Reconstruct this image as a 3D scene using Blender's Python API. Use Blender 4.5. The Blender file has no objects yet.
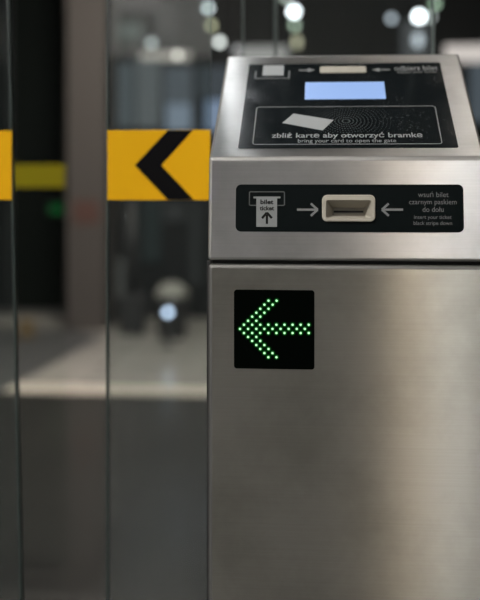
import bpy, bmesh, math, random
from mathutils import Vector, Matrix
random.seed(4)
S = bpy.context.scene
COL = S.collection

# ------------------------------------------------------------------ camera
F = 989.0                      # focal length in pixels of the 480x600 frame
TH = 0.0827                    # the camera is turned a little to the left of the gate's axis
HZ = 185.0                     # horizon row
CAM = Vector((0, 0, 1.0))
RT = Vector((math.cos(TH), math.sin(TH), 0))
FW = Vector((-math.sin(TH), math.cos(TH), 0))
UP = Vector((0, 0, 1))

def ray(u, v):
    return FW + RT * ((u - 240) / F) + UP * ((HZ - v) / F)

def at(u, v, y):               # the world point seen at (u, v) that lies on the plane Y = y
    d = ray(u, v)
    return CAM + d * (y / d.y)

cd = bpy.data.cameras.new('camera')
cam = bpy.data.objects.new('camera', cd); COL.objects.link(cam)
cam.location = CAM
cam.rotation_euler = (math.pi / 2, 0, TH)
cd.sensor_fit = 'VERTICAL'; cd.sensor_height = 36; cd.sensor_width = 28.8
cd.lens = F / 600 * 36
cd.shift_y = -(300 - HZ) / 600
cd.clip_start = 0.05; cd.clip_end = 100
cd.dof.use_dof = True
cd.dof.focus_distance = 1.005
cd.dof.aperture_fstop = 3.05
S.camera = cam

# ------------------------------------------------------------------ materials
def principled(name, col, rough=0.5, metal=0.0, emit=None, es=0.0, spec=0.5):
    m = bpy.data.materials.new(name); m.use_nodes = True
    b = m.node_tree.nodes['Principled BSDF']
    b.inputs['Base Color'].default_value = (*col, 1)
    b.inputs['Roughness'].default_value = rough
    b.inputs['Metallic'].default_value = metal
    b.inputs['Specular IOR Level'].default_value = spec
    if emit:
        b.inputs['Emission Color'].default_value = (*emit, 1)
        b.inputs['Emission Strength'].default_value = es
    return m

def N(m, t, **kw):
    n = m.node_tree.nodes.new(t)
    for k, v in kw.items():
        if hasattr(n, k): setattr(n, k, v)
        else: n.inputs[k].default_value = v
    return n

def L(m, a, b): m.node_tree.links.new(a, b)

def noise(m, scale_vec, scale=1.0, detail=3.0, rough=0.55):
    tc = N(m, 'ShaderNodeTexCoord'); mp = N(m, 'ShaderNodeMapping')
    mp.inputs['Scale'].default_value = scale_vec
    n = N(m, 'ShaderNodeTexNoise'); n.inputs['Scale'].default_value = scale
    n.inputs['Detail'].default_value = detail; n.inputs['Roughness'].default_value = rough
    L(m, tc.outputs['Object'], mp.inputs['Vector']); L(m, mp.outputs['Vector'], n.inputs['Vector'])
    return n

def ramp(m, src, stops):
    r = N(m, 'ShaderNodeValToRGB')
    e = r.color_ramp.elements
    while len(e) < len(stops): e.new(0.5)
    for el, (p, c) in zip(e, stops):
        el.position = p; el.color = (*c, 1) if len(c) == 3 else c
    L(m, src, r.inputs['Fac'])
    return r

def maprange(m, src, a, b, c, d):
    n = N(m, 'ShaderNodeMapRange')
    for k, v in zip(('From Min', 'From Max', 'To Min', 'To Max'), (a, b, c, d)): n.inputs[k].default_value = v
    L(m, src, n.inputs['Value'])
    return n

def steel(name, col, rough, aniso=0.75):
    """stainless sheet, brushed along X: fine streaks plus an anisotropic lobe"""
    m = bpy.data.materials.new(name); m.use_nodes = True
    m.node_tree.nodes.clear()
    out = N(m, 'ShaderNodeOutputMaterial')
    b = N(m, 'ShaderNodeBsdfAnisotropic', distribution='GGX')
    fine = noise(m, (7, 7, 900), 1.0, 3.0)
    broad = noise(m, (5, 5, 40), 1.0, 3.0)
    cr = ramp(m, fine.outputs['Fac'], [(0.25, [c * 0.955 for c in col]), (0.75, [min(1, c * 1.035) for c in col])])
    st = noise(m, (9, 9, 9), 1.0, 5.0, 0.6)
    sr = ramp(m, st.outputs['Fac'], [(0.32, (0.80, 0.80, 0.79)), (0.55, (1, 1, 1))])
    mm = N(m, 'ShaderNodeMix', data_type='RGBA', blend_type='MULTIPLY'); mm.inputs[0].default_value = 1.0
    L(m, cr.outputs['Color'], mm.inputs[6]); L(m, sr.outputs['Color'], mm.inputs[7])
    L(m, mm.outputs[2], b.inputs['Color'])
    rr = maprange(m, broad.outputs['Fac'], 0.3, 0.7, rough * 0.96, rough * 1.04)
    L(m, rr.outputs['Result'], b.inputs['Roughness'])
    b.inputs['Anisotropy'].default_value = aniso
    tg = N(m, 'ShaderNodeTangent', direction_type='UV_MAP', uv_map='UVMap')
    L(m, tg.outputs['Tangent'], b.inputs['Tangent'])
    bp = N(m, 'ShaderNodeBump'); bp.inputs['Strength'].default_value = 0.04
    bp.inputs['Distance'].default_value = 0.0002
    L(m, fine.outputs['Fac'], bp.inputs['Height']); L(m, bp.outputs['Normal'], b.inputs['Normal'])
    L(m, b.outputs[0], out.inputs['Surface'])
    return m

def glass(name, tint, refl=0.07, dust=0.02, dustcol=(0.50, 0.56, 0.59)):
    """clear toughened sheet: transmission, a fresnel mirror and a film of dust"""
    m = bpy.data.materials.new(name); m.use_nodes = True
    nt = m.node_tree; nt.nodes.clear()
    out = N(m, 'ShaderNodeOutputMaterial')
    tr = N(m, 'ShaderNodeBsdfTransparent'); tr.inputs['Color'].default_value = (*tint, 1)
    gl = N(m, 'ShaderNodeBsdfGlossy'); gl.inputs['Roughness'].default_value = 0.03
    df = N(m, 'ShaderNodeBsdfDiffuse'); df.inputs['Color'].default_value = (*dustcol, 1)
    lw = N(m, 'ShaderNodeLayerWeight'); lw.inputs['Blend'].default_value = 0.3
    mr = maprange(m, lw.outputs['Fresnel'], 0.03, 1, refl, 0.9)
    m1 = N(m, 'ShaderNodeMixShader'); m2 = N(m, 'ShaderNodeMixShader')
    L(m, mr.outputs['Result'], m1.inputs['Fac'])
    L(m, tr.outputs[0], m1.inputs[1]); L(m, gl.outputs[0], m1.inputs[2])
    m2.inputs['Fac'].default_value = dust
    L(m, m1.outputs[0], m2.inputs[1]); L(m, df.outputs[0], m2.inputs[2])
    L(m, m2.outputs[0], out.inputs['Surface'])
    return m

def emitter(name, col, s):
    m = bpy.data.materials.new(name); m.use_nodes = True
    nt = m.node_tree; nt.nodes.clear()
    out = N(m, 'ShaderNodeOutputMaterial'); e = N(m, 'ShaderNodeEmission')
    e.inputs['Color'].default_value = (*col, 1); e.inputs['Strength'].default_value = s
    L(m, e.outputs[0], out.inputs['Surface'])
    return m

M = {}
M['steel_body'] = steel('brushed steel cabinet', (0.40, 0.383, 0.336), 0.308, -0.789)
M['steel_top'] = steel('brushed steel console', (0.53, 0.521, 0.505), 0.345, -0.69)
def edge_steel(name, c):
    m = bpy.data.materials.new(name); m.use_nodes = True; m.node_tree.nodes.clear()
    out = N(m, 'ShaderNodeOutputMaterial'); b = N(m, 'ShaderNodeBsdfAnisotropic', distribution='GGX')
    b.inputs['Color'].default_value = (c, c * 0.98, c * 0.93, 1); b.inputs['Roughness'].default_value = 0.62
    L(m, b.outputs[0], out.inputs['Surface'])
    return m
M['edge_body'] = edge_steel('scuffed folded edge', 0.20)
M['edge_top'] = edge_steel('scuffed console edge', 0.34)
M['steel_post'] = principled('satin steel post', (0.5, 0.5, 0.5), 0.35, 1.0)
M['rubber'] = principled('black rubber', (0.012, 0.012, 0.012), 0.6)
M['black_plate'] = principled('black printed plate', (0.003, 0.0048, 0.005), 0.4, spec=0.06)
M['sign_black'] = principled('black sign window', (0.0006, 0.0012, 0.0008), 0.4, spec=0.02)
M['print_grey'] = principled('light grey print', (0.17, 0.175, 0.175), 0.6, spec=0.2)
M['print_white'] = principled('white print', (0.26, 0.27, 0.27), 0.6, spec=0.2)
M['print_dim'] = principled('dim grey print', (0.065, 0.07, 0.07), 0.6, spec=0.2)
M['print_text'] = principled('small grey print', (0.125, 0.13, 0.13), 0.6, spec=0.2)
M['print_text2'] = principled('pale text print', (0.20, 0.21, 0.21), 0.6, spec=0.2)
M['print_dark'] = principled('dark print', (0.010, 0.010, 0.010), 0.7, spec=0.04)
M['cream'] = principled('cream plastic', (0.36, 0.335, 0.28), 0.45, spec=0.3)
M['slot_dark'] = principled('dark slot', (0.006, 0.006, 0.006), 0.6)
M['screen'] = principled('backlit lcd', (0.10, 0.14, 0.22), 0.3, 0, (0.27, 0.44, 0.84), 0.75)
M['led'] = emitter('green led', (0.52, 1.0, 0.52), 1.3)
M['led_halo'] = emitter('green led halo', (0.005, 0.40, 0.03), 0.13)  # glow around each led, put in as a dim emissive ring
M['yellow'] = principled('yellow film', (0.60, 0.32, 0.004), 0.6, spec=0.08)
M['olive'] = principled('shaded yellow film', (0.21, 0.175, 0.004), 0.6, spec=0.08)  # yellow film again, its dimmer light put into the colour
M['film_black'] = principled('black film', (0.0035, 0.0035, 0.004), 0.7, spec=0.04)
M['glass'] = glass('clear toughened glass', (0.90, 0.93, 0.92), 0.075, 0.008)
M['screen_glass'] = glass('clear screen glass', (0.92, 0.94, 0.93), 0.003, 0.003)
M['pane_rim'] = principled('ground glass edge', (0.16, 0.20, 0.19), 0.5)
M['glass_left'] = glass('clear clean glass', (0.90, 0.92, 0.91), 0.010, 0.008)
M['glass_edge'] = principled('green glass edge', (0.03, 0.042, 0.038), 0.4)

# display glass: gloss black with a film of dust and finger marks
m = principled('black display glass', (0.006, 0.008, 0.009), 0.10, spec=0.25)
b = m.node_tree.nodes['Principled BSDF']
n1 = noise(m, (18, 18, 18), 1.0, 6.0, 0.7); n2 = noise(m, (420, 420, 420), 1.0, 1.0)
r1 = maprange(m, n1.outputs['Fac'], 0.45, 0.72, 0.0, 1.0); r2 = maprange(m, n2.outputs['Fac'], 0.60, 0.78, 0.0, 1.0)
mu = N(m, 'ShaderNodeMath', operation='MULTIPLY'); L(m, r1.outputs['Result'], mu.inputs[0]); L(m, r2.outputs['Result'], mu.inputs[1])
cr = ramp(m, mu.outputs[0], [(0.0, (0.006, 0.008, 0.009)), (1.0, (0.08, 0.085, 0.085))]); L(m, cr.outputs['Color'], b.inputs['Base Color'])
rr = maprange(m, n1.outputs['Fac'], 0.35, 0.7, 0.06, 0.14); L(m, rr.outputs['Result'], b.inputs['Roughness'])
M['display'] = m

# ------------------------------------------------------------------ object helpers
def link(o, parent=None):
    COL.objects.link(o)
    if parent: o.parent = parent
    return o

def box_uv(bm):
    """UV with u running up each face, so that the tangent stands across the brushing"""
    uv = bm.loops.layers.uv.new('UVMap')
    for f in bm.faces:
        nx, ny, nz = (abs(c) for c in f.normal)
        for l in f.loops:
            c = l.vert.co
            if nx > ny and nx > nz: l[uv].uv = (c.z, c.y)
            elif nz > 0.9: l[uv].uv = (c.y, c.x)
            else: l[uv].uv = (c.z, c.x)

def build(name, bm, mat, parent=None, smooth=False, uv=False):
    bmesh.ops.recalc_face_normals(bm, faces=bm.faces[:])
    if uv: box_uv(bm)
    me = bpy.data.meshes.new(name); bm.to_mesh(me); bm.free()
    me.materials.append(M[mat] if isinstance(mat, str) else mat)
    if smooth:
        for p in me.polygons: p.use_smooth = True
    return link(bpy.data.objects.new(name, me), parent)

def thing(name, label, cat, loc=(0, 0, 0), group=None):
    o = bpy.data.objects.new(name, None); COL.objects.link(o)
    o.location = loc; o.empty_display_size = 0.1
    return tag(o, label, cat, group)

def tag(o, label, cat, group=None):
    o['label'] = label; o['category'] = cat
    if group: o['group'] = group
    return o

def struct(name, bm, mat, parent=None):
    o = build(name, bm, mat, parent)
    if parent is None: o['kind'] = 'structure'
    return o

def box(bm, a, b, bev=0.0, seg=3):
    a, b = Vector(a), Vector(b)
    c = (a + b) / 2; s = b - a
    r = bmesh.ops.create_cube(bm, size=1.0, matrix=Matrix.Translation(c) @ Matrix.Diagonal((*s, 1)))
    if bev:
        vs = set(r['verts']); es = [e for e in bm.edges if e.verts[0] in vs]
        bmesh.ops.bevel(bm, geom=es, offset=bev, segments=seg, profile=0.5, affect='EDGES')
    return bm

def cyl(bm, c, r, h, seg=24, r2=None, mat=None):
    mm = Matrix.Translation(Vector(c) + Vector((0, 0, h / 2)))
    if mat is not None: mm = mat @ mm
    bmesh.ops.create_cone(bm, cap_ends=True, segments=seg, radius1=r, radius2=r if r2 is None else r2, depth=h, matrix=mm)
    return bm

def ball(bm, c, r, sc=(1, 1, 1), seg=20):
    bmesh.ops.create_uvsphere(bm, u_segments=seg, v_segments=seg // 2 + 2, radius=r,
                              matrix=Matrix.Translation(Vector(c)) @ Matrix.Diagonal((*sc, 1)))
    return bm

class Plane:
    """a face of the gate: local s (right), t (up the face), n (out of it)"""
    def __init__(self, p0, t_dir, x_dir=(1, 0, 0)):
        self.o = Vector(p0); self.s = Vector(x_dir); self.t = Vector(t_dir).normalized()
        self.n = self.s.cross(self.t).normalized()
    def st(self, u, v):
        d = ray(u, v); k = (self.o - CAM).dot(self.n) / d.dot(self.n)
        q = CAM + d * k - self.o
        return (q.dot(self.s), q.dot(self.t))
    def w(self, s, t, n=0.0):
        return self.o + self.s * s + self.t * t + self.n * n
    def mat(self):
        return Matrix(((self.s.x, self.t.x, self.n.x, self.o.x), (self.s.y, self.t.y, self.n.y, self.o.y),
                       (self.s.z, self.t.z, self.n.z, self.o.z), (0, 0, 0, 1)))

def rr_loop(s0, t0, s1, t1, r, k=5):
    pts = []
    for cx, cy, a0 in ((s1 - r, t1 - r, 0), (s0 + r, t1 - r, 90), (s0 + r, t0 + r, 180), (s1 - r, t0 + r, 270)):
        for i in range(k + 1):
            a = math.radians(a0 + 90 * i / k)
            pts.append((cx + r * math.cos(a), cy + r * math.sin(a)))
    return pts

def prism(bm, P, pts, n0, n1):
    a = [bm.verts.new(P.w(s, t, n0)) for s, t in pts]; b = [bm.verts.new(P.w(s, t, n1)) for s, t in pts]
    k = len(pts)
    bm.faces.new(list(reversed(a))); bm.faces.new(b)
    for i in range(k): bm.faces.new((a[i], a[(i + 1) % k], b[(i + 1) % k], b[i]))
    return bm

def band(bm, P, la, lb, na, nb):
    """quad strip between two loops of equal length, la at height na, lb at nb"""
    a = [bm.verts.new(P.w(s, t, na)) for s, t in la]; b = [bm.verts.new(P.w(s, t, nb)) for s, t in lb]
    k = len(a)
    for i in range(k): bm.faces.new((a[i], a[(i + 1) % k], b[(i + 1) % k], b[i]))

def rect_px(P, u0, v0, u1, v1):
    s0, t1 = P.st(u0, v0); s1, t0 = P.st(u1, v1)
    return s0, t0, s1, t1

def bar(bm, P, p, q, w, n0, n1):
    (x0, y0), (x1, y1) = p, q
    dx, dy = x1 - x0, y1 - y0; l = math.hypot(dx, dy); nx, ny = -dy / l * w / 2, dx / l * w / 2
    prism(bm, P, [(x0 + nx, y0 + ny), (x0 - nx, y0 - ny), (x1 - nx, y1 - ny), (x1 + nx, y1 + ny)], n0, n1)

def arrow_mark(P, tail, tip, head, w, n0, n1):
    """stroked arrow: shaft and two barbs, all in local metres"""
    bm = bmesh.new()
    tx, ty = tail; px, py = tip
    dx, dy = px - tx, py - ty; l = math.hypot(dx, dy); dx, dy = dx / l, dy / l
    bar(bm, P, tail, (px - dx * w * 0.6, py - dy * w * 0.6), w, n0, n1)
    for sg in (-1, 1):
        q = (px - dx * head - dy * head * sg, py - dy * head + dx * head * sg)
        e = (px + dx * w * 0.3, py + dy * w * 0.3)
        bar(bm, P, q, e, w, n0, n1 + 0.00002 * sg)
    return bm

def outline(P, s0, t0, s1, t1, r, w, n):
    bm = bmesh.new()
    o = rr_loop(s0, t0, s1, t1, r); i = rr_loop(s0 + w, t0 + w, s1 - w, t1 - w, max(r - w, 1e-4))
    band(bm, P, o, i, n, n); band(bm, P, o, o, n - 0.0003, n); band(bm, P, i, i, n, n - 0.0003)
    return bm

def text_mesh(name, P, body, s0, s1, t0, t1, n, mat, parent, bold=0.0, asc=True):
    """one printed line fitted into the rectangle s0..s1 x t0..t1 of the face"""
    cu = bpy.data.curves.new(name, 'FONT'); cu.body = body; cu.size = 1.0; cu.extrude = 0.0
    cu.offset = bold
    cu.resolution_u = 3
    tmp = bpy.data.objects.new('tmp', cu); COL.objects.link(tmp)
    dg = bpy.context.evaluated_depsgraph_get()
    me = bpy.data.meshes.new_from_object(tmp.evaluated_get(dg))
    bpy.data.objects.remove(tmp); bpy.data.curves.remove(cu)
    xs = [v.co.x for v in me.vertices]; ys = [v.co.y for v in me.vertices]
    x0, x1, y0, y1 = min(xs), max(xs), min(ys), max(ys)
    for v in me.vertices:
        s = s0 + (v.co.x - x0) / (x1 - x0) * (s1 - s0); t = t0 + (v.co.y - y0) / (y1 - y0) * (t1 - t0)
        v.co = P.w(s, t, n)
    me.name = name; me.materials.clear(); me.materials.append(M[mat])
    return link(bpy.data.objects.new(name, me), parent)

def text_px(name, P, body, u0, v0, u1, v1, n, mat, parent, bold=0.0):
    s0, t0, s1, t1 = rect_px(P, u0, v0, u1, v1)
    return text_mesh(name, P, body, s0, s1, t0, t1, n, mat, parent, bold)

# ------------------------------------------------------------------ the ticket gate
X0, X1 = -0.1156, 0.1636
YF, YB = 1.0, 1.50
ZS = 0.9215                    # the seam between cabinet and console
A = (0.998, 0.9237); B = (1.009, 1.0277); C = (1.2026, 1.157)
gate = thing('ticket_gate', 'brushed steel ticket gate with sloping display, ticket slot and green arrow', 'ticket gate', ((X0 + X1) / 2, 1.25, 0))
GO = gate.location
inv = Matrix.Translation(-GO)
gate_parts = []
def G(o):                      # parts are built in world space and brought into the gate's own space
    o.data.transform(inv); return o

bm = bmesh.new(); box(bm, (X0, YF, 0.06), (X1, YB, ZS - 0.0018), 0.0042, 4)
cab = G(build('cabinet', bm, 'steel_body', gate, uv=True))
bm = bmesh.new(); box(bm, (X0 + 0.012, YF + 0.015, 0.0), (X1 - 0.012, YB - 0.015, 0.0605), 0.002, 2)
G(build('plinth', bm, 'rubber', gate))
bm = bmesh.new(); box(bm, (X0 + 0.004, YF + 0.006, ZS - 0.0022), (X1 - 0.004, YB - 0.006, A[1] + 0.0006))
G(build('seam_gasket', bm, 'rubber', gate))
bm = bmesh.new()
box(bm, (X0 - 0.0026, YF + 0.012, 0.06), (X0 + 0.0012, YB - 0.02, ZS))
G(build('edge_strip', bm, 'rubber', gate))

prof = [A, B, C, (YB, C[1]), (YB, A[1])]
bm = bmesh.new()
l = [bm.verts.new((X0, y, z)) for y, z in prof]; r = [bm.verts.new((X1, y, z)) for y, z in prof]
bm.faces.new(l); bm.faces.new(list(reversed(r)))
for i in range(5): bm.faces.new((l[i], r[i], r[(i + 1) % 5], l[(i + 1) % 5]))
bmesh.ops.recalc_face_normals(bm, faces=bm.faces[:])
bmesh.ops.bevel(bm, geom=bm.edges[:], offset=0.0032, segments=4, profile=0.5, affect='EDGES')
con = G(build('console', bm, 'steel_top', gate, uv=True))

def edge_faces(o, mat, normals):
    # the rounded folds of the sheet are scuffed instead of brushed
    o.data.materials.append(M[mat])
    for p in o.data.polygons:
        if max(p.normal.dot(Vector(n).normalized()) for n in normals) < 0.9995: p.material_index = 1
        p.use_smooth = False
ups = (0, -(C[1] - B[1]), C[0] - B[0]); ufr = (0, -(B[1] - A[1]), B[0] - A[0])
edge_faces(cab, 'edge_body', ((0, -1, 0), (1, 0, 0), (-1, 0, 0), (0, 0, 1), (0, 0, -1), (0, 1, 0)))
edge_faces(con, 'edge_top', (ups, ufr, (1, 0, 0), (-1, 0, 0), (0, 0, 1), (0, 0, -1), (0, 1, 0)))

PF = Plane((0, YF, 0), (0, 0, 1))                                        # cabinet front
PU = Plane((0, A[0], A[1]), (0, B[0] - A[0], B[1] - A[1]))               # console front
PS = Plane((0, B[0], B[1]), (0, C[0] - B[0], C[1] - B[1]))               # sloping top

# --- green arrow sign
s0, t0, s1, t1 = rect_px(PF, 234, 289.5, 314.5, 369.5)
bm = bmesh.new(); prism(bm, PF, rr_loop(s0, t0, s1, t1, 0.003), -0.001, 0.0009)
sign = G(build('arrow_sign', bm, 'sign_black', gate)); sign['label'] = 'black sign window with a green dotted arrow'
rows = [(83, (206, 249)), (104, (184, 228)), (126, (162, 206)), (147, (141, 184)), (168, (119, 162)), (190, (97, 141)),
        (211, (75, 119, 162, 205, 248, 291, 334, 377, 420)), (233, (54, 97, 141, 184, 227, 270, 313, 356, 399)),
        (255, (75, 119, 162, 205, 248, 291, 334, 377, 420)),
        (276, (97, 141)), (297, (119, 162)), (319, (141, 184)), (340, (162, 206)), (362, (184, 227)), (384, (205, 248))]
bm = bmesh.new()
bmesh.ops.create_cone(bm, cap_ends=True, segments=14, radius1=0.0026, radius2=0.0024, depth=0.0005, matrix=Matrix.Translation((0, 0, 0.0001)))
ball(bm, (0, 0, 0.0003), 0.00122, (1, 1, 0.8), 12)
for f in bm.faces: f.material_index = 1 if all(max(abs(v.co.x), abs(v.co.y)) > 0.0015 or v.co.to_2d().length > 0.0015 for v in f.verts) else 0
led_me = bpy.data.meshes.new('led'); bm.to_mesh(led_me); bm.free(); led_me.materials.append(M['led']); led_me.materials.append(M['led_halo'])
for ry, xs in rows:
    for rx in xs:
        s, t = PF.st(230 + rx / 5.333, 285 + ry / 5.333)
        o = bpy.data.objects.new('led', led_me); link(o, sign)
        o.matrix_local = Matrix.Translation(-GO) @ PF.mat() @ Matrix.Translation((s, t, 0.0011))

# --- printed plate with the ticket slot
s0, t0, s1, t1 = rect_px(PU, 236, 184.5, 464, 232.5)
bm = bmesh.new(); prism(bm, PU, rr_loop(s0, t0, s1, t1, 0.0055), -0.001, 0.0006)
plate = G(build('slot_plate', bm, 'black_plate', gate)); plate['label'] = 'black printed plate around the ticket slot'
H = 0.0007
r_ = rect_px(PU, 249, 191.3, 285, 206)
G(build('slot_symbol', outline(PU, *r_, 0.0018, 0.0011, H + 0.0002), 'print_dim', plate))
bm = bmesh.new(); prism(bm, PU, rr_loop(*rect_px(PU, 256.5, 198, 277, 227), 0.0005), 0.0005, H + 0.0005)
prism(bm, PU, rr_loop(*rect_px(PU, 253.5, 196.6, 280.5, 198.4), 0.0003), 0.0005, H + 0.0004)
G(build('ticket_symbol', bm, 'print_text2', plate))
G(text_px('lettering', PU, 'bilet', 260.5, 199.6, 273.5, 204.4, H + 0.0008, 'print_dark', plate, 0.03))
G(text_px('lettering', PU, 'ticket', 259.8, 206.0, 274.2, 210.6, H + 0.0008, 'print_dark', plate, 0.03))
a0 = PU.st(267, 224); a1 = PU.st(267, 213.4)
G(build('arrow_symbol', arrow_mark(PU, a0, a1, 0.0050, 0.0024, H, H + 0.0008), 'print_dark', plate))
a0 = PU.st(297, 209.7); a1 = PU.st(317, 209.7)
G(build('arrow_symbol', arrow_mark(PU, a0, a1, 0.0062, 0.0022, 0.0005, H + 0.0002), 'print_grey', plate))
a0 = PU.st(403, 209.7); a1 = PU.st(382.5, 209.7)
G(build('arrow_symbol', arrow_mark(PU, a0, a1, 0.0062, 0.0022, 0.0005, H + 0.0002), 'print_grey', plate))
for body, u0, v0, u1, v1 in (('wsuń bilet', 418, 191.6, 448.5, 197.2), ('czarnym paskiem', 409, 199.4, 456.5, 206.0),
                             ('do dołu', 422.5, 206.8, 443.5, 212.0), ('insert your ticket', 414, 215.2, 451.5, 220.2),
                             ('black stripe down', 413.5, 221.2, 452, 226.2)):
    G(text_px('lettering', PU, body, u0, v0, u1, v1, H + 0.0001, 'print_text', plate, 0.0))
# bezel: raised cream frame with a funnel down to the slot
bm = bmesh.new()
o = rect_px(PU, 322, 195, 375.3, 222); i = rect_px(PU, 325.8, 200.3, 371.4, 218.4); k = rect_px(PU, 333, 206.5, 365, 214.8)
lo = rr_loop(*o, 0.0055); lc = rr_loop(o[0] + .0008, o[1] + .0008, o[2] - .0008, o[3] - .0008, 0.005)
li = rr_loop(*i, 0.0022); lk = rr_loop(*k, 0.0008)
HB, HD = 0.0034, -0.0150
band(bm, PU, lo, lo, 0, HB - 0.0008); band(bm, PU, lo, lc, HB - 0.0008, HB); band(bm, PU, lc, li, HB, HB)
band(bm, PU, li, lk, HB, HD)
bm.faces.new([bm.verts.new(PU.w(s, t, HD)) for s, t in lk])
bz = G(build('slot_bezel', bm, 'cream', plate)); bz['label'] = 'cream plastic frame of the ticket slot'
k2 = rect_px(PU, 334, 209.6, 364, 211.6)
bm = bmesh.new(); prism(bm, PU, rr_loop(*k2, 0.0004), HD - 0.001, HD + 0.0015)
G(build('slot_opening', bm, 'slot_dark', plate))
# the opening is cut through the plate and the console sheet
bm = bmesh.new(); prism(bm, PU, rr_loop(i[0] - .0012, i[1] - .0012, i[2] + .0012, i[3] + .0012, 0.003), -0.02, 0.02)
cut = G(build('cutter', bm, 'rubber', gate))
for o in (con, plate):
    md = o.modifiers.new('cut', 'BOOLEAN'); md.object = cut; md.operation = 'DIFFERENCE'; md.solver = 'EXACT'
bpy.context.view_layer.update()
dg = bpy.context.evaluated_depsgraph_get()
for o in (con, plate):
    me = bpy.data.meshes.new_from_object(o.evaluated_get(dg)); o.modifiers.clear(); o.data = me
bpy.data.objects.remove(cut)

# --- sloping display
s0, t0, s1, t1 = 0, 0, 0, 0
a_ = PS.st(239, 148.8); b_ = PS.st(458, 147.6); c_ = PS.st(440.5, 63); d_ = PS.st(248.5, 64.5)
s0 = (a_[0] + d_[0]) / 2; s1 = (b_[0] + c_[0]) / 2; t0 = (a_[1] + b_[1]) / 2; t1 = (c_[1] + d_[1]) / 2
bm = bmesh.new(); prism(bm, PS, rr_loop(s0, t0, s1, t1, 0.002), -0.001, 0.0005)
disp = G(build('display_panel', bm, 'display', gate)); disp['label'] = 'black glass display panel with printed symbols'
H = 0.0005
def quad_rect(P, tl, tr, br, bl):
    q = [P.st(*c) for c in (tl, tr, br, bl)]
    return ((q[0][0] + q[3][0]) / 2, (q[2][1] + q[3][1]) / 2, (q[1][0] + q[2][0]) / 2, (q[0][1] + q[1][1]) / 2)
sr = quad_rect(PS, (305.5, 83), (384.5, 82), (385.5, 99.2), (304.5, 100))
bm = bmesh.new(); prism(bm, PS, rr_loop(*sr, 0.0006), 0, H + 0.0002)
sc = G(build('screen', bm, 'screen', disp)); sc['label'] = 'lit pale blue screen'
fr = quad_rect(PS, (256, 107.5), (436, 106), (442, 144.3), (252.5, 145.4))
G(build('frame_line', outline(PS, *fr, 0.004, 0.0011, H + 0.0002), 'print_grey', disp))
bm = bmesh.new(); prism(bm, PS, [PS.st(*c) for c in ((282.5, 123.5), (293.5, 114.2), (333.5, 120.6), (322.5, 131))], 0, H + 0.0004)
G(build('card_symbol', bm, 'print_white', disp))
# radio ripples: dotted rings spreading from the middle of the reading area
cs, ct = PS.st(346, 121.5)
bm = bmesh.new()
for ri in range(1, 13):
    R = 0.0042 * ri * 0.95; nn = int(6 + ri * 7)
    for j in range(nn):
        a = 2 * math.pi * (j + 0.5 * (ri % 2)) / nn
        s, t = cs + R * math.cos(a), ct + R * math.sin(a)
        if not (fr[0] + .004 < s < fr[2] - .004 and fr[1] + 0.024 < t < fr[3] - .003): continue
        w = 0.00062 * (1.25 - ri * 0.06)
        prism(bm, PS, [(s + w * math.cos(q), t + w * math.sin(q)) for q in (0.3, 1.35, 2.4, 3.45, 4.5, 5.5)], 0.0003, H + 0.0001)
G(build('ripple_symbol', bm, 'print_dim', disp))
G(text_px('lettering', PS, 'zbliż kartę aby otworzyć bramkę', 272, 133.2, 423, 139.4, H + 0.0003, 'print_text2', disp, 0.012))
G(text_px('lettering', PS, 'bring your card to open the gate', 298, 139.6, 396.5, 144.0, H + 0.0003, 'print_grey', disp, 0.004))
# upper row: ticket symbol, arrows, exit slot, lettering
bm = bmesh.new(); prism(bm, PS, rr_loop(*rect_px(PS, 263.5, 66, 283.5, 76), 0.0006), 0, H + 0.0004)
G(build('ticket_symbol', bm, 'print_white', disp))
o = rect_px(PS, 256, 71.5, 289, 78.5)
bm = bmesh.new()
for sx in (o[0], o[2]): bar(bm, PS, (sx, o[1]), (sx, o[3]), 0.0014, 0, H + 0.0002)
bar(bm, PS, (o[0], o[1]), (o[2], o[1]), 0.0014, 0, H + 0.0001)
G(build('slot_symbol', bm, 'print_text', disp))
a0 = PS.st(299, 70.7); a1 = PS.st(315, 70.7)
def solid_arrow(P, tail, tip, w, hw, hl, h):
    sg = 1 if tip[0] > tail[0] else -1
    pts = [(tail[0], tail[1] - w), (tip[0] - sg * hl, tail[1] - w), (tip[0] - sg * hl, tail[1] - hw), (tip[0], tail[1]),
           (tip[0] - sg * hl, tail[1] + hw), (tip[0] - sg * hl, tail[1] + w), (tail[0], tail[1] + w)]
    bm = bmesh.new(); prism(bm, P, pts if sg > 0 else list(reversed(pts)), 0, h); return bm
G(build('arrow_symbol', solid_arrow(PS, a0, a1, 0.0014, 0.0055, 0.0085, H + 0.0003), 'print_grey', disp))
a0 = PS.st(390, 70.2); a1 = PS.st(372, 70.2)
G(build('arrow_symbol', solid_arrow(PS, a0, a1, 0.0014, 0.0055, 0.0085, H + 0.0003), 'print_grey', disp))
er = rect_px(PS, 320, 67.2, 366.5, 73.2)
bm = bmesh.new()
lo = rr_loop(*er, 0.003); lc = rr_loop(er[0] + .0012, er[1] + .0012, er[2] - .0012, er[3] - .0012, 0.0022)
band(bm, PS, lo, lo, 0, 0.0010); band(bm, PS, lo, lc, 0.0010, 0.0016); bm.faces.new([bm.verts.new(PS.w(s, t, 0.0016)) for s, t in lc])
e_ = G(build('exit_slot', bm, 'cream', disp)); e_['label'] = 'cream plastic lip of the ticket exit'
G(text_px('lettering', PS, 'odbierz bilet', 394, 66.4, 438, 70.6, H + 0.0002, 'print_grey', disp, 0.01))
G(text_px('lettering', PS, 'collect your ticket', 397, 71.0, 437, 74.2, H + 0.0002, 'print_text', disp, 0.004))

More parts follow.
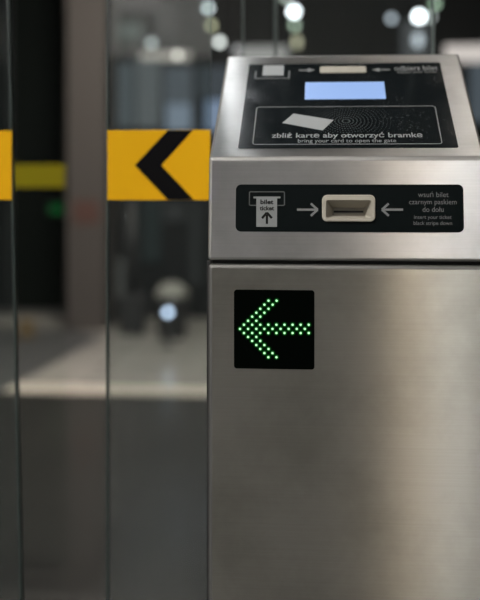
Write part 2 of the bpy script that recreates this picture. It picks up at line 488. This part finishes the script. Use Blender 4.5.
# --- glass screen standing on the back of the gate
gl_x0 = at(243, 50, 1.46).x; gl_x1 = at(433, 50, 1.46).x; gl_m = at(275.5, 50, 1.46).x
for a, b_x in ((gl_x0, gl_m - 0.0015), (gl_m + 0.0015, gl_x1)):
    bm = bmesh.new(); box(bm, (a, 1.455, C[1] - 0.004), (b_x, 1.463, 2.0), 0.001, 1)
    pn = G(build('glass_screen', bm, 'screen_glass', gate)); pn['label'] = 'clear glass screen standing on the gate'
    for xx in (a, b_x):
        bm = bmesh.new(); box(bm, (xx - 0.0009, 1.4545, C[1] - 0.003), (xx + 0.0009, 1.4635, 2.0))
        G(build('pane_edge', bm, 'pane_rim', pn))

# ------------------------------------------------------------------ glass flaps closing the passage
def flap(label, xa, xb, post_x, y, band_v, mat_band, chev, tilt=0.0, post_h=1.86):
    """tall glass leaf between xa and xb (free edge first), hung on a post that stands on the floor"""
    t = thing('glass_flap', label, 'gate flap', (post_x, y, 0), 'glass flaps of the passage')
    off = Matrix.Translation((-post_x, -y, 0))
    def put(o): o.data.transform(off); return o
    lo, hi = min(xa, xb), max(xa, xb); sg = 1 if xb > xa else -1
    bm = bmesh.new()
    P = Plane((0, y - 0.005, 0), (0, 0, 1))
    pts = [(xa + tilt * 1.0, 0.12), (xb, 0.12), (xb, 1.85), (xa - tilt * 1.0, 1.85)]
    if sg < 0: pts = list(reversed(pts))
    prism(bm, P, pts, -0.010, 0.0)
    pane = put(build('pane', bm, 'glass' if chev else 'glass_left', t)); pane['label'] = 'clear tall glass leaf'
    bm = bmesh.new()
    q = [(xa + tilt - 0.0012, 0.12), (xa + tilt + 0.0012, 0.12), (xa - tilt + 0.0012, 1.85), (xa - tilt - 0.0012, 1.85)]
    prism(bm, P, q, -0.0104, 0.0004); put(build('pane_edge', bm, 'glass_edge', pane))
    # hinge post
    bm = bmesh.new(); cyl(bm, (post_x, y - 0.0, 0), 0.0108, post_h, 24)
    cyl(bm, (post_x, y, 0), 0.0112, 0.012, 24)
    put(build('hinge_post', bm, 'steel_post', t))
    for z in (0.15, 0.36):
        bm = bmesh.new(); box(bm, (min(post_x, post_x - sg * 0.03), y - 0.014, z), (max(post_x, post_x - sg * 0.03), y + 0.004, z + 0.05), 0.002, 2)
        put(build('clamp', bm, 'steel_post', t))
    # coloured band stuck to the pane
    z1, z0 = band_v; e0 = xa + sg * 0.0035 if not chev else xa + sg * 0.0008
    if not chev: e0 = BAND_L
    bm = bmesh.new(); s_, e_ = min(e0, xb - sg * 0.0005), max(e0, xb - sg * 0.0005)
    prism(bm, P, [(s_, z0), (e_, z0), (e_, z1), (s_, z1)], 0.0, 0.0007)
    bd = put(build('warning_band', bm, mat_band, t)); bd['label'] = 'yellow warning band'
    if chev:
        bm = bmesh.new(); prism(bm, P, chev, 0.0006, 0.0011)
        c = put(build('chevron', bm, 'film_black', bd)); c['label'] = 'black chevron'
    return t

YP = 1.25
y_s = YP - 0.005
def xz(u, v): p = at(u, v, y_s); return (p.x, p.z)
zt = xz(150, 130)[1]; zb = xz(150, 200)[1]
chev = [xz(*c) for c in ((135, 165.3), (167.5, 130.3), (193, 130.3), (161.5, 165.3), (194, 199.7), (167.5, 199.7))]
BAND_L = xz(11.8, 165)[0]
flap('tall glass gate flap with yellow chevron band, close beside the steel ticket gate', xz(107, 165)[0], X0 - 0.0249, X0 - 0.0140, YP, (zt, zb), 'yellow', [chev[i] for i in (0, 5, 4, 3, 2, 1)], 0.0, 0.99)
flap('tall glass gate flap cut by the left edge, showing only plain yellow band', xz(12, 165)[0], -0.62, -0.64, YP, (zt, zb), 'yellow', None, 0.0187)

# barrier further in, with its olive band
YB2 = 2.3
bx1 = at(66, 176, YB2).x; bx0 = bx1 - 0.75
t = thing('glass_barrier', 'glass barrier with olive yellow band, seen through the gap between the flaps', 'barrier', ((bx0 + bx1) / 2, YB2, 0))
off = Matrix.Translation(-t.location)
bm = bmesh.new(); box(bm, (bx0, YB2 - 0.005, 0.1), (bx1, YB2 + 0.005, 1.07)); o = build('pane', bm, glass('barrier glass', (0.97, 0.98, 0.97), 0.003, 0.0), t); o.data.transform(off)
zz1 = at(40, 164.5, YB2).z; zz0 = at(40, 187.5, YB2).z
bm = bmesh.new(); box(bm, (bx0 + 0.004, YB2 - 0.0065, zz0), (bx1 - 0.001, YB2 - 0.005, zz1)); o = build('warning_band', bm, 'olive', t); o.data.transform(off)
for xx in (bx0 + 0.05, bx1 - 0.25):
    bm = bmesh.new(); box(bm, (xx - 0.03, YB2 - 0.03, 0), (xx + 0.03, YB2 + 0.03, 0.16), 0.004, 2); o = build('foot', bm, 'rubber', t); o.data.transform(off)

# ------------------------------------------------------------------ the hall
HX0, HX1, HY0, HY1, HH = -4.5, 4.5, -4.0, 7.4, 3.3
# polished stone floor
m = principled('polished stone floor', (0.2, 0.2, 0.19), 0.28)
b = m.node_tree.nodes['Principled BSDF']
tc = N(m, 'ShaderNodeTexCoord')
bk = N(m, 'ShaderNodeTexBrick'); bk.offset = 0.0; bk.squash = 1.0
for k, v in (('Color1', (0.36, 0.335, 0.30, 1)), ('Color2', (0.29, 0.275, 0.25, 1)), ('Mortar', (0.2, 0.19, 0.18, 1))): bk.inputs[k].default_value = v
bk.inputs['Scale'].default_value = 1.0; bk.inputs['Mortar Size'].default_value = 0.006
bk.inputs['Brick Width'].default_value = 0.6; bk.inputs['Row Height'].default_value = 0.6
L(m, tc.outputs['Object'], bk.inputs['Vector'])
nz = noise(m, (1.2, 1.2, 1.2), 1.0, 4.0)
mx = N(m, 'ShaderNodeMix', data_type='RGBA', blend_type='MULTIPLY'); mx.inputs[0].default_value = 0.5
nr = ramp(m, nz.outputs['Fac'], [(0.3, (0.85, 0.85, 0.85)), (0.7, (1, 1, 1))])
L(m, bk.outputs['Color'], mx.inputs[6]); L(m, nr.outputs['Color'], mx.inputs[7]); 
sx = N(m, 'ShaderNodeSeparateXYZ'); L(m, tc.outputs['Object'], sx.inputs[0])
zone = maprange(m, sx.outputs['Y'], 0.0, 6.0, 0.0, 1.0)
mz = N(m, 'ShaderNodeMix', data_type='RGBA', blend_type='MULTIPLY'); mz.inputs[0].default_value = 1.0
zc_ = ramp(m, zone.outputs['Result'], [(0.0, (0.30, 0.31, 0.33)), (1.2 / 6, (0.11, 0.115, 0.117)), (4.68 / 6, (1, 1, 1))])  # painted bands: dark for the reflected doorway, lighter for the flap glass to mirror
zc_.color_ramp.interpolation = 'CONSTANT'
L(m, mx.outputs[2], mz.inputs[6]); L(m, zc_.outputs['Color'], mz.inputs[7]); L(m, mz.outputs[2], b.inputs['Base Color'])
rr = maprange(m, nz.outputs['Fac'], 0.3, 0.7, 0.15, 0.22); L(m, rr.outputs['Result'], b.inputs['Roughness'])
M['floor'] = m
M['ceiling'] = principled('grey ceiling', (0.10, 0.10, 0.10), 0.8)
M['wall_dark'] = principled('charcoal wall', (0.008, 0.009, 0.009), 0.7, spec=0.2)
M['wall_mid'] = principled('grey wall', (0.09, 0.088, 0.084), 0.7)
M['door_dark'] = principled('near black door', (0.004, 0.006, 0.005), 0.6, spec=0.1)
M['pillar'] = principled('grey brown pillar', (0.072, 0.064, 0.058), 0.7, spec=0.2)
M['area_dark'] = principled('dark flat area', (0.045, 0.045, 0.045), 0.7)
M['metal_dark'] = principled('dark metal', (0.02, 0.02, 0.02), 0.45)
M['wall_pale'] = principled('pale plaster', (0.55, 0.55, 0.53), 0.8)
M['frame'] = principled('dark window frame', (0.05, 0.052, 0.054), 0.5)
T = 0.12
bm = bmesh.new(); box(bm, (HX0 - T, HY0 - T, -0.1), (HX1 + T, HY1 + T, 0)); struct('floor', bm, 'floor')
bm = bmesh.new(); box(bm, (HX0 - T, HY0 - T, HH), (HX1 + T, HY1 + T, HH + 0.1)); struct('ceiling', bm, 'ceiling')
bm = bmesh.new(); box(bm, (HX0 - T, HY0, 0), (HX0, HY1, HH)); struct('wall_left', bm, 'wall_dark')
bm = bmesh.new(); box(bm, (HX1, HY0, 0), (HX1 + T, HY1, HH)); struct('wall_right', bm, 'wall_mid')

# wall behind the camera: dark panelling and pale plaster added for steel reflections
bm = bmesh.new(); box(bm, (HX0, HY0 - T, 0), (HX1, HY0, HH)); struct('wall_front', bm, 'wall_pale')
bm = bmesh.new(); box(bm, (HX0 + 0.001, HY0 + 0.0005, 0.001), (HX1 - 0.001, HY0 + 0.03, 1.85)); struct('trim_1', bm, 'wall_dark')

# far wall and what is set in it
YW = HY1
bm = bmesh.new(); box(bm, (HX0, YW, 0), (HX1, YW + T, HH)); struct('wall_back', bm, 'wall_dark')
dx0 = at(-40, 300, YW).x; dx1 = at(66, 300, YW).x
bm = bmesh.new(); box(bm, (dx0, YW - 0.06, 0.06), (dx1, YW - 0.001, 2.9)); d = struct('door_1', bm, 'door_dark')
bm = bmesh.new(); box(bm, ((dx0 + dx1) / 2 - 0.006, YW - 0.064, 0.1), ((dx0 + dx1) / 2 + 0.006, YW - 0.058, 2.85))
build('door_joint', bm, 'frame', d)
bm = bmesh.new(); box(bm, (HX0 + 0.001, YW - 0.045, 0), (at(66, 300, YW).x, YW - 0.001, 0.055)); struct('baseboard_back', bm, 'wall_mid')

# shop windows along the far wall: panes lit from within, each a little different
def lit(name, u0, v0, u1, v1, col, s, y=YW - 0.03):
    a = at(u0, v1, y); b_ = at(u1, v0, y)
    bm = bmesh.new(); box(bm, (a.x, y, a.z), (b_.x, YW - 0.001, b_.z))
    o = struct(name, bm, emitter(name + ' glow', col, s * 1.8))
    return o
PANES = [(110, 62, 133, 128, (0.50, 0.58, 0.62), 0.10), (136, 58, 160, 128, (0.55, 0.60, 0.62), 0.12), (164, 66, 192, 104, (0.50, 0.57, 0.64), 0.11),
         (166, 104, 191, 131, (0.50, 0.60, 0.74), 0.24), (197, 66, 232, 98, (0.42, 0.50, 0.56), 0.07), (205, 100, 228, 131, (0.42, 0.56, 0.78), 0.24),
         (112, 22, 141, 40, (0.42, 0.55, 0.50), 0.085), (140, 52, 190, 60, (0.85, 0.78, 0.70), 0.36), (112, -6, 160, 10, (0.5, 0.46, 0.44), 0.10),
         (158, 0, 176, 36, (0.5, 0.48, 0.46), 0.05), (238, 46, 288, 60, (0.75, 0.74, 0.72), 0.26), (445, 44, 520, 62, (0.95, 0.88, 0.82), 0.36), (470, 62, 520, 122, (0.42, 0.52, 0.60), 0.09),
         (108, 258, 124, 300, (0.5, 0.5, 0.46), 0.075), (402, 20, 430, 62, (0.5, 0.53, 0.55), 0.08), (142, 196, 160, 262, (0.36, 0.46, 0.44), 0.03),
         (164, 202, 184, 222, (0.45, 0.46, 0.44), 0.04), (190, 200, 200, 285, (0.42, 0.44, 0.42), 0.035), (-20, 60, 8, 122, (0.42, 0.52, 0.58), 0.11)]
for i, p in enumerate(PANES): lit('window_%d' % (i + 3), *p)

# pillar
px0 = at(66, 300, 6.7).x; px1 = at(106, 300, 6.7).x
bm = bmesh.new(); box(bm, (px0, 6.7, 0), (px1, 7.1, HH), 0.015, 2)
pil = tag(build('pillar', bm, 'pillar'), 'square grey brown pillar between the dark doorway and the lit windows', 'pillar')
p = at(86, 212, 6.7)  # flat reddish patch on the pillar face
bm = bmesh.new(); box(bm, (p.x - 0.09, 6.692, p.z - 0.08), (p.x + 0.09, 6.701, p.z + 0.08), 0.002, 1)
build('patch', bm, principled('dull red notice', (0.085, 0.046, 0.037), 0.7, spec=0.2), pil)['label'] = 'dull red square notice'
# thin dark flat area left of the diagonal edge
bm = bmesh.new()
def fl(u, v):
    d_ = ray(u, v); k_ = -CAM.z / d_.z; return CAM + d_ * k_
q = [fl(-60, 425), fl(104, 336), fl(66, 330), fl(-60, 330)]
bot = [bm.verts.new((p.x, p.y, 0.0005)) for p in q]; top = [bm.verts.new((p.x, p.y, 0.006)) for p in q]
bm.faces.new(bot); bm.faces.new(top)
for i in range(4): bm.faces.new((bot[i], bot[(i + 1) % 4], top[(i + 1) % 4], top[i]))
tag(build('floor_area', bm, 'area_dark'), 'dark flat area on the floor in front of the dark doorway', 'mat')

# pale stone strip crossing the floor
M['stone_pale'] = principled('pale stone strip', (0.52, 0.46, 0.39), 0.35)
bm = bmesh.new(); box(bm, (HX0 + 0.001, 4.66, -0.01), (HX1 - 0.001, 4.86, 0.0015)); struct('trim_2', bm, 'stone_pale')

# ochre box by the doorway
p = fl(25, 340)
bm = bmesh.new(); box(bm, (p.x - 0.045, p.y, 0.008), (p.x + 0.045, p.y + 0.08, 0.13), 0.006, 2)
cb = build('carton', bm, principled('ochre card', (0.14, 0.10, 0.05), 0.8))
tag(cb, 'small ochre carton on the dark flat area', 'box')
bm = bmesh.new(); box(bm, (p.x - 0.008, p.y - 0.001, 0.03), (p.x + 0.008, p.y + 0.081, 0.1312)); build('tape', bm, principled('brown tape', (0.10, 0.075, 0.04), 0.5), cb)

# green indicator on the dark doorway
p = at(57, 209, YW - 0.07)
t = thing('indicator_lamp', 'small green indicator lamp on the dark doorway', 'lamp', (p.x, YW - 0.06, p.z))
bm = bmesh.new(); box(bm, (-0.07, -0.03, -0.05), (0.07, 0.001, 0.05), 0.006, 2); build('housing', bm, 'metal_dark', t)
bm = bmesh.new(); box(bm, (-0.05, -0.036, -0.03), (0.05, -0.029, 0.03), 0.003, 2); build('lens', bm, emitter('green lens', (0.01, 0.5, 0.10), 0.12), t)

# slim dark post with a bulky foot
p = fl(131, 334)
t = thing('barrier_post', 'slim dark post with a bulky foot, standing left of the domed litter bin', 'post', (p.x, p.y, 0))
bm = bmesh.new(); cyl(bm, (0, 0, 0.26), 0.045, 0.62, 20); build('pole', bm, 'rubber', t, True)
bm = bmesh.new(); box(bm, (-0.075, -0.07, 0), (0.10, 0.07, 0.27), 0.02, 3); build('foot', bm, 'rubber', t)
bm = bmesh.new(); ball(bm, (0, 0, 0.88), 0.05, (1, 1, 0.7)); build('cap', bm, 'rubber', t, True)

# litter bin with pale domed lid
p = fl(172, 338)
t = thing('litter_bin', 'squat dark litter bin with a pale domed lid, by the far wall', 'bin', (p.x, p.y, 0))
bm = bmesh.new(); cyl(bm, (0, 0, 0.0), 0.095, 0.27, 28, 0.108); build('body', bm, 'metal_dark', t)
bm = bmesh.new(); ball(bm, (0, 0, 0.272), 0.112, (1, 1, 0.85), 28); bmesh.ops.bisect_plane(bm, geom=bm.verts[:] + bm.edges[:] + bm.faces[:], plane_co=(0, 0, 0.27), plane_no=(0, 0, 1), clear_inner=True)
build('lid', bm, principled('pale lid', (0.22, 0.215, 0.19), 0.6), t, True)

# ------------------------------------------------------------------ hanging and standing lamps in the far half of the hall
def bulb(u, v, d, r, col, s, label, tall=1.0, cordless=False):
    r *= 0.62; s *= 2.4
    p = CAM + ray(u, v) * d
    if cordless:
        t = thing('floor_lamp', label, 'lamp', (p.x, p.y, 0))
        bm = bmesh.new(); cyl(bm, (0, 0, 0), 0.05, 0.012, 20); build('base', bm, 'metal_dark', t)
        bm = bmesh.new(); cyl(bm, (0, 0, 0.01), 0.009, p.z - r * 0.9 - 0.01, 12); build('stem', bm, 'metal_dark', t)
        bm = bmesh.new(); ball(bm, (0, 0, p.z), r, (1, 1, tall)); build('globe', bm, emitter('globe glow', col, s), t, True)
        return t
    t = thing('pendant_lamp', label, 'lamp', (p.x, p.y, HH), 'pendant lamps in the far half of the hall')
    zc = p.z - HH
    bm = bmesh.new(); ball(bm, (0, 0, zc), r, (1, 1, tall)); build('globe', bm, emitter('globe glow', col, s), t, True)
    bm = bmesh.new(); cyl(bm, (0, 0, zc + r * tall * 0.92), 0.010, 0.03, 12); build('socket', bm, 'metal_dark', t)
    bm = bmesh.new(); cyl(bm, (0, 0, zc + r * tall * 0.92 + 0.03), 0.0018, -zc - r * tall * 0.92 - 0.03, 8); build('cord', bm, 'metal_dark', t)
    bm = bmesh.new(); cyl(bm, (0, 0, -0.02), 0.03, 0.02, 16); build('ceiling_cap', bm, 'metal_dark', t)
    return t
W_ = (0.88, 0.94, 1.0)  # a few of the globes below stand for lamp reflections in glass
LAMPS = [(208, 8, 6.2, 0.034, (0.75, 0.86, 0.88), 1.5, 'pale round pendant lamp at top, highest of the three left of the display'),
         (211, 25.5, 6.5, 0.034, (0.72, 0.75, 0.48), 0.75, 'dim yellowish pendant lamp, middle of the three left of the display'),
         (219.5, 42, 6.2, 0.034, (0.85, 0.92, 0.88), 1.5, 'pale round pendant lamp just above the top left corner of the display'),
         (151.5, 43, 6.0, 0.032, (0.65, 0.72, 0.72), 1.0, 'dim grey pendant lamp, leftmost of all the lamps above the chevron flap'),
         (177.5, 55, 6.1, 0.032, (0.85, 0.79, 0.72), 1.3, 'dim beige pendant lamp above the point of the black chevron'),
         (294, 11.5, 6.6, 0.045, W_, 3.8, 'bright white pendant lamp above the left half of the display'),
         (286, -3, 6.3, 0.034, (0.7, 0.8, 0.7), 1.0, 'greenish pendant lamp cut by the top edge above the left half of the display'),
         (295, 25, 6.9, 0.036, (0.62, 0.80, 0.62), 1.0, 'dim green globe standing for a lamp reflection directly below the bright white one on the left'),
         (391.5, 18.5, 6.1, 0.032, (0.62, 0.70, 0.78), 0.95, 'dim bluish pendant lamp left of the brightest white one'),
         (419, 16.5, 6.6, 0.047, W_, 4.2, 'brightest white pendant lamp above the right half of the display'),
         (430, 17, 6.9, 0.034, (0.7, 0.78, 0.76), 0.9, 'dim pale pendant lamp overlapping the right side of the brightest one'),
         (435, 4, 6.2, 0.036, (0.50, 0.72, 0.52), 0.8, 'green pendant lamp at the top edge, upper right of the brightest one')]
for a in LAMPS: bulb(*a)
bulb(297, 42, 6.7, 0.036, (0.80, 0.78, 0.55), 0.5, 'long yellowish globe standing for a lamp reflection just above the display, left half', 1.7)
bulb(418, 40, 6.7, 0.045, (0.72, 0.80, 0.88), 0.55, 'long bluish pendant lamp just above the display, right half', 1.6)
bulb(236.5, 50, 6.3, 0.032, (0.55, 0.57, 0.58), 0.45, 'dim grey pendant lamp touching the top left corner of the display')
bulb(168, 312.5, 6.1, 0.034, (0.62, 0.76, 1.0), 2.1, 'small bluish globe lamp near the floor in front of the litter bin', 1.0, True)

# ------------------------------------------------------------------ unseen ceiling panels, put in to light steel, stickers and floor
def unseen_ceiling_light(x, y, sx, sy, s, col, label):
    t = thing('unseen_ceiling_light', label, 'light', (x, y, HH), 'unseen ceiling light panels')
    bm = bmesh.new()
    for a, b_ in (((-sx - .03, -sy - .03), (sx + .03, -sy)), ((-sx - .03, sy), (sx + .03, sy + .03)), ((-sx - .03, -sy), (-sx, sy)), ((sx, -sy), (sx + .03, sy))):
        box(bm, (a[0], a[1], -0.05), (b_[0], b_[1], 0))
    build('frame', bm, 'frame', t)
    bm = bmesh.new(); box(bm, (-sx, -sy, -0.04), (sx, sy, -0.001)); build('diffuser', bm, emitter('panel glow', col, s), t)
    return t
unseen_ceiling_light(0.60, -1.5, 0.125, 0.35, 43.0, (0.97, 0.98, 1.0), 'white ceiling light panel above the place in front of the gate, unseen')  # unseen, placed for the bright band on the steel fronts
unseen_ceiling_light(0.405, -1.5, 0.032, 0.35, 76.0, (1.0, 0.80, 0.58), 'narrow warm ceiling light beside the white panel, unseen')  # unseen, placed for the warm left edge of that band
unseen_ceiling_light(-1.8, -1.0, 0.25, 0.40, 170.0, (1.0, 0.97, 0.93), 'added white ceiling light panel over the passage in front of the flaps, out of the photo')  # added to light the yellow bands without a highlight on the steel
unseen_ceiling_light(-0.2, -3.3, 1.3, 0.12, 12.5, (0.98, 0.98, 1.0), 'added long ceiling light washing the wall behind the camera, out of the photo')  # added to brighten the wall that the console front reflects
unseen_ceiling_light(-0.47, 2.36, 0.15, 0.40, 28.0, (0.92, 0.96, 1.0), 'added cool ceiling light panel over the passage behind the flaps, out of the photo')  # added for the bright left strip of the slope
unseen_ceiling_light(0.10, 3.7, 0.65, 0.12, 10.0, (0.97, 0.98, 1.0), 'added long ceiling light running across the hall beyond the gate, out of the photo')  # added to lift the whole slope outside the display's mirror angle
unseen_ceiling_light(0.64, 2.36, 0.14, 0.40, 6.0, (1.0, 0.92, 0.80), 'added warm ceiling light panel beyond the gate on the right, out of the photo')  # added for the warmer right strip of the slope
unseen_ceiling_light(-0.9, 5.0, 0.30, 0.45, 70.0, (1.0, 0.94, 0.86), 'added warm ceiling light panel over the far floor, out of the photo')  # added to brighten the distant floor

# ------------------------------------------------------------------ faint ambient light
w = bpy.data.worlds.new('ambient'); S.world = w; w.use_nodes = True
bg = w.node_tree.nodes['Background']
bg.inputs['Color'].default_value = (0.95, 0.97, 1.0, 1); bg.inputs['Strength'].default_value = 0.05

S.view_settings.view_transform = 'Standard'; S.view_settings.look = 'None'
S.view_settings.gamma = 1; S.view_settings.use_curve_mapping = False
S.view_settings.exposure = 0.0
S.cycles.use_denoising = True
S.cycles.max_bounces = 8
S.cycles.transparent_max_bounces = 16
